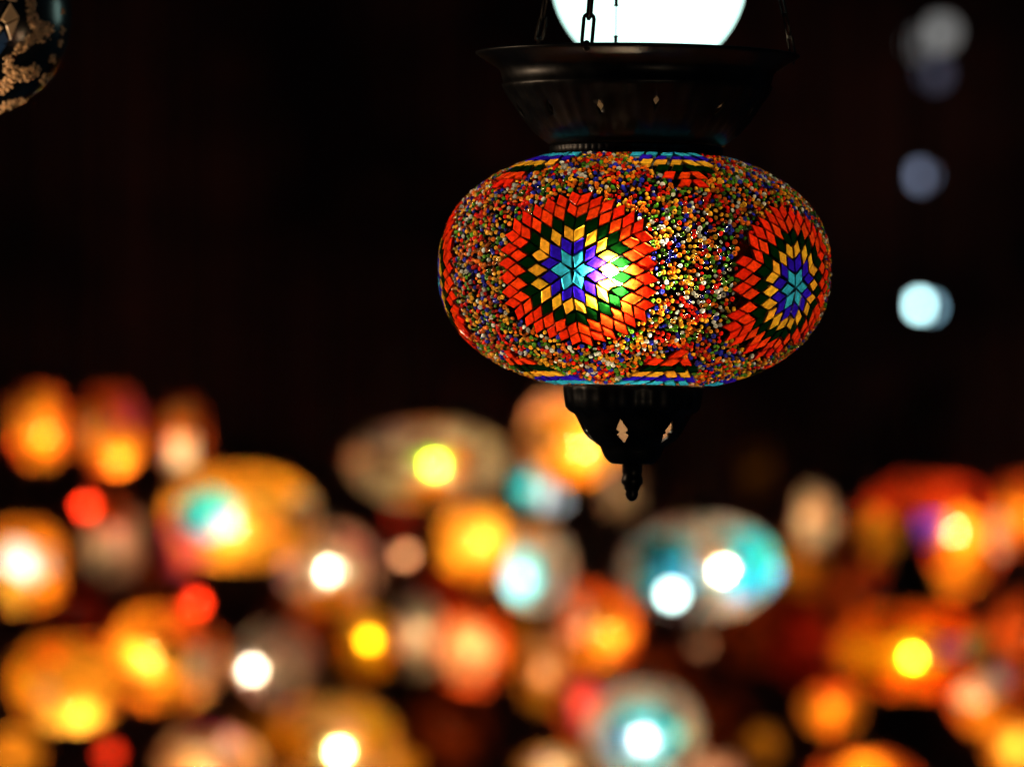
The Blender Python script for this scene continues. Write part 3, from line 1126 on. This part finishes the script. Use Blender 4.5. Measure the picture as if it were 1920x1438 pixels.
FAR = [
    # x, y, hw, hh, d, glow, base, medallions, label, bulb(dx, dy, see-through), bulb colour
    (74, 798, 54, 74, 8.8, 0.80, RO, [(-5, 8, 46, OY, OY), (10, -50, 36, O, OY), (0, 70, 24, RO, RO)], 'amber-orange oval lamp, leftmost of the highest blurred lamps at left', (10, 20, 0.02)),
    (208, 806, 60, 78, 9.0, 0.70, RO, [(-30, 0, 36, O, P), (30, -30, 36, O, OY), (40, 30, 30, MG, RO), (0, 60, 30, RO, RO)], 'mottled orange-red oval lamp between two orange oval lamps at upper left', (10, 50, 0.02)),
    (342, 815, 44, 70, 9.2, 0.40, RO, [(0, -35, 40, W, W), (0, 30, 30, O, P)], 'slim dim orange oval lamp right of the mottled orange-red oval lamp', (0, 30, 0.03)),
    (450, 968, 138, 92, 8.4, 0.66, OY, [(16, -4, 30, Y, Y), (-24, 4, 25, T, T), (-8, -8, 10, WB, WB), (62, 5, 20, GY, O), (-60, -30, 24, MG, O), (180, 0, 40, O, T)], 'large yellow lamp with a teal rosette left of its centre', (-14, 20, 0.06)),
    (162, 950, 14, 14, 9.6, 5.0, RD, [], 'small bright red ball lamp under the mottled orange-red oval lamp', (0, 0, 0.12)),
    (212, 1012, 50, 78, 9.9, 0.26, PK, [(0, 50, 40, RO, RO), (-20, -30, 30, W, GY)], 'dim pinkish oval lamp below the small red ball lamp at left', (0, 0, 0.02)),
    (42, 1060, 82, 84, 8.6, 0.60, O, [(-3, 2, 30, WB, WB), (-20, -36, 30, Y, Y), (35, 5, 16, GY, GY)], 'orange lamp with a pale blue-white centre at the left edge', (0, 0, 0.10)),
    (347, 1040, 40, 34, 9.5, 0.45, MG, [(20, 0, 40, RO, RO)], 'small magenta-red lamp tucked under the large yellow lamp', (0, 0, 0.04)),
    (368, 1130, 14, 14, 9.0, 5.0, RD, [], 'small bright red ball lamp below the large yellow lamp', (0, 0, 0.12)),
    (310, 1232, 105, 95, 8.9, 0.70, O, [(-15, 0, 38, OY, Y), (42, -8, 20, GY, GY), (50, 45, 34, RO, RO), (70, -20, 30, P, P)], 'orange lamp with a yellow glow, under the lower small red ball lamp', (-30, 0, 0.05)),
    (125, 1278, 106, 86, 8.2, 0.72, O, [(-15, -10, 30, OY, P), (25, 5, 36, OY, OY), (10, -50, 34, Y, Y)], 'amber lamp near the lower left corner', (20, 50, 0.03)),
    (520, 1240, 70, 70, 9.4, 0.50, PK, [(-41, -12, 18, CL, CL), (-40, 30, 24, GY, GY), (0, -20, 30, W, W)], 'dim grey-pink lamp with one glaring white bulb at its left side', (-46, 16, 0.45), (1, 0.85, 0.62)),
    (620, 1066, 88, 78, 9.0, 0.72, PK, [(0, 0, 30, W, W), (-40, -10, 26, W, P), (35, 35, 26, PK, MG), (0, -60, 36, O, O), (0, -3, 15, CL, CL)], 'cream and pink lamp with a glaring white bulb, right of the large yellow lamp', (0, 4, 0.55)),
    (800, 868, 138, 76, 9.0, 0.60, W, [(-34, 2, 14, BR, BR), (26, 4, 16, O, O), (5, 3, 13, YG, YG), (10, -50, 26, O, O), (-5, 66, 20, BR, BR)], 'wide beige lamp with a lime-green glint, left of the mosaic lamp finial', (15, 4, 0.42), (1.0, 0.86, 0.5)),
    (757, 1040, 14, 14, 9.6, 2.6, PK, [], 'small pale pink ball lamp beside the cream and pink lamp', (0, 0, 0.10)),
    (748, 975, 20, 20, 10.4, 0.3, RD, [], 'faint dark red ball lamp above the pale pink ball lamp', (0, 0, 0.02)),
    (890, 1020, 66, 74, 8.6, 0.85, OY, [(10, 10, 44, Y, Y), (0, -55, 36, O, O)], 'round golden yellow lamp below the wide beige lamp', (10, -4, 0.04)),
    (1070, 818, 88, 86, 8.8, 0.85, P, [(28, -10, 40, Y, Y), (-30, 0, 36, OY, P), (0, -60, 32, O, O)], 'bright yellow round lamp directly behind the finial of the mosaic lamp', (20, 20, 0.04)),
    (1018, 918, 52, 44, 9.3, 0.45, GY, [(-45, 10, 40, T, T), (30, -20, 36, WB, WB)], 'small grey and teal lamp under the bright yellow round lamp', (0, 0, 0.03), COOL),
    (1004, 1060, 62, 78, 8.9, 0.55, W, [(-30, -12, 34, T, WB), (0, 60, 30, O, P)], 'white oval lamp with a pale cyan rosette, right of the golden yellow lamp', (-20, 20, 0.06), COOL),
    (690, 1208, 52, 68, 8.5, 0.62, O, [(0, 40, 44, P, P), (0, 0, 28, Y, Y)], 'orange oval lamp with a bright yellow bulb, below the pale pink ball lamp', (2, -8, 0.55), (1.0, 0.80, 0.10)),
    (786, 1190, 44, 74, 9.6, 0.32, W, [(0, 40, 30, GY, GY)], 'dim beige oval lamp between an orange and a red lamp', (0, 0, 0.02)),
    (886, 1216, 70, 80, 8.7, 0.62, RO, [(-8, -4, 40, P, P)], 'red lamp with a peach coloured centre below the golden yellow lamp', (0, 0, 0.07)),
    (1310, 1062, 138, 90, 8.6, 0.62, W, [(-34, 0, 40, T, T), (46, 6, 40, T, T), (6, 8, 18, W, P), (-66, 0, 18, W, W)], 'wide white and teal lamp with a glaring white bulb right of its centre', (46, 8, 0.50), COOL),
    (1122, 1172, 72, 80, 8.5, 0.62, RO, [(18, -6, 36, O, Y), (0, -45, 34, O, O), (-40, 10, 30, PK, RO)], 'red-orange lamp with a yellow core, left below the white and teal lamp', (20, 10, 0.06)),
    (1315, 1205, 16, 16, 9.6, 0.6, PK, [], 'small faint brown-pink ball lamp under the white and teal lamp', (0, 0, 0.05)),
    (1530, 972, 36, 60, 9.4, 0.50, W, [(0, 10, 50, W, P)], 'slim beige oval lamp standing alone right of the white and teal lamp', (0, 0, 0.02)),
    (1497, 1050, 52, 62, 10.2, 0.10, O, [], 'very dim brown lamp below the slim beige oval lamp', (0, 0, 0.01)),
    (1740, 1006, 138, 114, 9.2, 0.58, (0.75, 0.05, 0.008), [(-48, 0, 24, OY, O), (24, 2, 22, O, OY), (-4, 8, 12, PU, PU), (32, -40, 24, O, O), (70, 0, 20, GY, RO)], 'wide red-orange lamp with yellow rosettes behind a black cone', (50, -6, 0.03)),
    (1706, 1216, 140, 86, 8.0, 1.15, RO, [(2, -2, 24, OY, Y), (26, 2, 14, PU, MG), (55, 2, 16, GY, GY), (-40, -5, 24, O, O)], 'wide red lamp with a bright yellow bulb under a black metal cone', (6, 16, 0.60), (1, 0.86, 0.16), (0.50, 1.1)),
    (1912, 965, 48, 72, 9.3, 0.5, RO, [(-20, 0, 40, O, O)], 'red-orange lamp cut by the right edge, beside the wide red-orange lamp', (0, 0, 0.03)),
    (1560, 1330, 54, 46, 9.0, 0.62, O, [(0, 60, 40, RO, RO)], 'small plain orange lamp left below the wide red lamp', (0, 0, 0.06)),
    (1850, 1300, 68, 74, 8.9, 0.50, RO, [(-25, 15, 34, W, PK), (25, 30, 24, GY, PU), (0, -40, 40, O, O)], 'orange lamp with whitish rosettes right below the wide red lamp', (-10, 10, 0.03)),
    (1906, 1190, 44, 80, 9.6, 0.40, RO, [], 'red lamp cut by the right edge, beside the wide red lamp', (0, 0, 0.03)),
    (1206, 1372, 98, 92, 8.5, 0.48, W, [(0, -5, 40, T, T), (0, 60, 26, W, W), (0, -8, 15, WB, WB)], 'white lamp with a cyan centre at the bottom edge', (0, 14, 0.20), COOL),
    (1022, 1258, 50, 74, 9.4, 0.34, OY, [(0, 20, 40, P, P)], 'dim tan oval lamp left of the red-orange lamp with a yellow core', (0, 0, 0.02)),
    (1092, 1320, 46, 66, 9.1, 0.42, RO, [(10, 0, 40, MG, RO)], 'dim red-pink oval lamp left of the white lamp with a cyan centre', (0, 0, 0.02)),
    (624, 1388, 118, 84, 8.3, 0.62, P, [(-50, 0, 30, O, O), (40, 20, 34, OY, Y), (5, 20, 18, PK, PK), (6, -13, 15, CL, CL)], 'peach and orange lamp with a glaring yellow-white bulb at the bottom edge', (12, 20, 0.50), (1, 0.86, 0.26)),
    (392, 1436, 96, 72, 8.5, 0.55, P, [(0, 40, 30, W, P), (0, 70, 22, MG, MG)], 'peach lamp cut by the bottom edge, left of the peach and orange lamp', (0, 20, 0.04)),
    (205, 1412, 18, 18, 9.0, 1.2, RD, [], 'small red ball lamp at the bottom edge below the amber lamp', (0, 0, 0.10)),
    (26, 1412, 50, 44, 9.2, 0.36, OY, [], 'dim tan lamp in the bottom left corner', (0, 0, 0.02)),
    (1430, 1396, 32, 34, 10.0, 0.13, OY, [], 'faint brown ball lamp near the bottom edge right of the cyan-centred lamp', (0, 0, 0.03)),
    (1620, 1466, 100, 54, 8.7, 0.62, RO, [(0, 20, 40, O, O)], 'orange-red lamp cut by the bottom edge below the small plain orange lamp', (0, 0, 0.03)),
    (1900, 1402, 46, 62, 8.8, 0.60, O, [(0, 0, 34, Y, Y)], 'orange and yellow lamp in the bottom right corner', (0, 0, 0.04)),
    (1036, 1440, 62, 36, 9.0, 0.45, OY, [(0, 0, 50, W, W)], 'tan lamp cut by the bottom edge left of the cyan-centred lamp', (0, 0, 0.03)),
    (1336, 1450, 60, 36, 9.1, 0.36, PK, [], 'dim pink lamp cut by the bottom edge right of the cyan-centred lamp', (0, 0, 0.02)),
    (745, 1436, 46, 30, 9.1, 0.30, OY, [], 'dim tan lamp cut by the bottom edge right of the peach and orange lamp', (0, 0, 0.02)),
    (1420, 885, 30, 60, 11.0, 0.012, OY, [], 'barely lit brown oval lamp right of the mosaic lamp finial', (0, 0, 0.01)),
    (565, 1172, 66, 60, 11.6, 0.046, RO, [], 'very dim red-brown filler lamp, added for haze in the gap right of the lower small red ball lamp', (0, 0, 0.01)),  # red and brown rows from here: filler lamps added for warm haze
    (840, 1112, 70, 56, 11.9, 0.053, RO, [(0, 0, 40, RD, RD)], 'very dim dark red filler lamp, added for haze in the gap below the golden yellow lamp', (0, 0, 0.01)),
    (968, 1190, 60, 66, 11.5, 0.053, O, [], 'very dim brown filler lamp, added for haze between the two red lamps with pale centres', (0, 0, 0.01)),
    (1238, 1276, 66, 60, 11.8, 0.037, RO, [], 'very dim brown filler lamp, added for haze above the cyan-centred white lamp', (0, 0, 0.01)),
    (1420, 1180, 80, 70, 12.2, 0.031, RO, [], 'very dim dark red filler lamp, added for haze right below the white and teal lamp', (0, 0, 0.01)),
    (1520, 1200, 70, 90, 12.0, 0.043, RD, [], 'very dim deep red filler lamp, added for haze left of the wide red lamp', (0, 0, 0.01)),
    (1580, 1100, 60, 70, 11.7, 0.043, RO, [], 'very dim red filler lamp, added for haze above and left of the wide red lamp', (0, 0, 0.01)),
    (1340, 1350, 60, 60, 12.3, 0.019, RO, [], 'barely visible dark red filler lamp, added for haze right of the cyan-centred white lamp', (0, 0, 0.01)),
    (840, 1368, 76, 70, 12.1, 0.031, RO, [], 'barely visible brown-red filler lamp, added for haze below the red lamp with a peach centre', (0, 0, 0.01)),
    (150, 1160, 60, 50, 11.6, 0.043, RD, [], 'very dim deep red filler lamp, added for haze above the amber lamp at lower left', (0, 0, 0.01)),
    (300, 1080, 50, 50, 11.8, 0.031, RO, [], 'very dim red filler lamp, added for haze between the pinkish oval and the magenta-red lamp', (0, 0, 0.01)),
    (500, 1370, 60, 50, 12.0, 0.031, O, [], 'very dim brown filler lamp, added for haze below the lamp with one glaring white bulb', (0, 0, 0.01)),
    (1165, 925, 40, 44, 10.5, 0.13, W, [], 'barely lit beige lamp behind the tip of the finial', (0, 0, 0.01)),
]
for row in FAR:
    kw_ = {}
    x, y, hw, hh, d, g, base, meds, label = row[:9]
    if len(row) > 9:
        kw_['bulb'] = row[9]
    if len(row) > 10:
        kw_['bcol'] = row[10]
    if len(row) > 11:
        kw_['cone'] = row[11]
    far_lamp(x, y, hw, hh, d, g, base, meds, label, **kw_)


# ------------------------------------------------------------------ distant white lights on the right
def distant(x, y, d, r, glow, col, label):
    root = empty('pendant_light', at(x, y, d), label, 'light', 'distant white lights at right')
    k = px(d)
    bu = obj('bulb', BULB_ME, M_FARBULB, root)
    bu.scale = (r * k,) * 3
    bu.color = (*col, 1)
    bu['glow'] = glow
    obj('fitting', lathe('fitting', [(0.2 * r * k, 1.9 * r * k), (0.55 * r * k, 1.8 * r * k), (0.6 * r * k, 1.0 * r * k), (0.5 * r * k, 0.8 * r * k)], 16), M_IRON, root)
    obj('cord', tube('cord', [(0, 0, 1.8 * r * k), (0, 0, 2.6)], 0.003, 5), M_CORD, root)


distant(1726, 572, 12.4, 13, 13, (0.55, 0.92, 0.95), 'brightest blue-white light, lowest in the column at right')
distant(1743, 576, 12.8, 11, 4.0, (0.40, 0.75, 0.95), 'light half hidden behind the brightest blue-white light')
distant(1728, 330, 12.2, 17, 0.95, (0.50, 0.60, 0.90), 'dim bluish light in the middle of the column at right')
distant(1764, 62, 12.6, 26, 0.45, (0.80, 0.80, 0.78), 'dim whitish light, highest in the column at right')
distant(1728, 84, 12.8, 24, 0.26, (0.75, 0.74, 0.74), 'faint grey light just left of the highest whitish light')
distant(1752, 138, 12.7, 22, 0.22, (0.45, 0.46, 0.70), 'faint grey-blue light just below the highest whitish light')
# the second bulb of the white and teal lamp shines on its own beside it
k_ = px(8.5)
root = empty('pendant_light', at(1260, 1114, 7.9), 'bare white bulb in front of the white and teal lamp, left lower glare', 'light')
bu = obj('bulb', BULB_ME, M_FARBULB, root)
bu.scale = (18 * k_,) * 3
bu.color = (0.72, 1.0, 0.92, 1)
bu['glow'] = 9.0
obj('fitting', lathe('fitting', [(0.003, 40 * k_), (8 * k_, 38 * k_), (10 * k_, 16 * k_), (8 * k_, 13 * k_)], 16), M_IRON, root)
obj('cord', tube('cord', [(0, 0, 38 * k_), (0, 0, 2.2)], 0.003, 5), M_CORD, root)
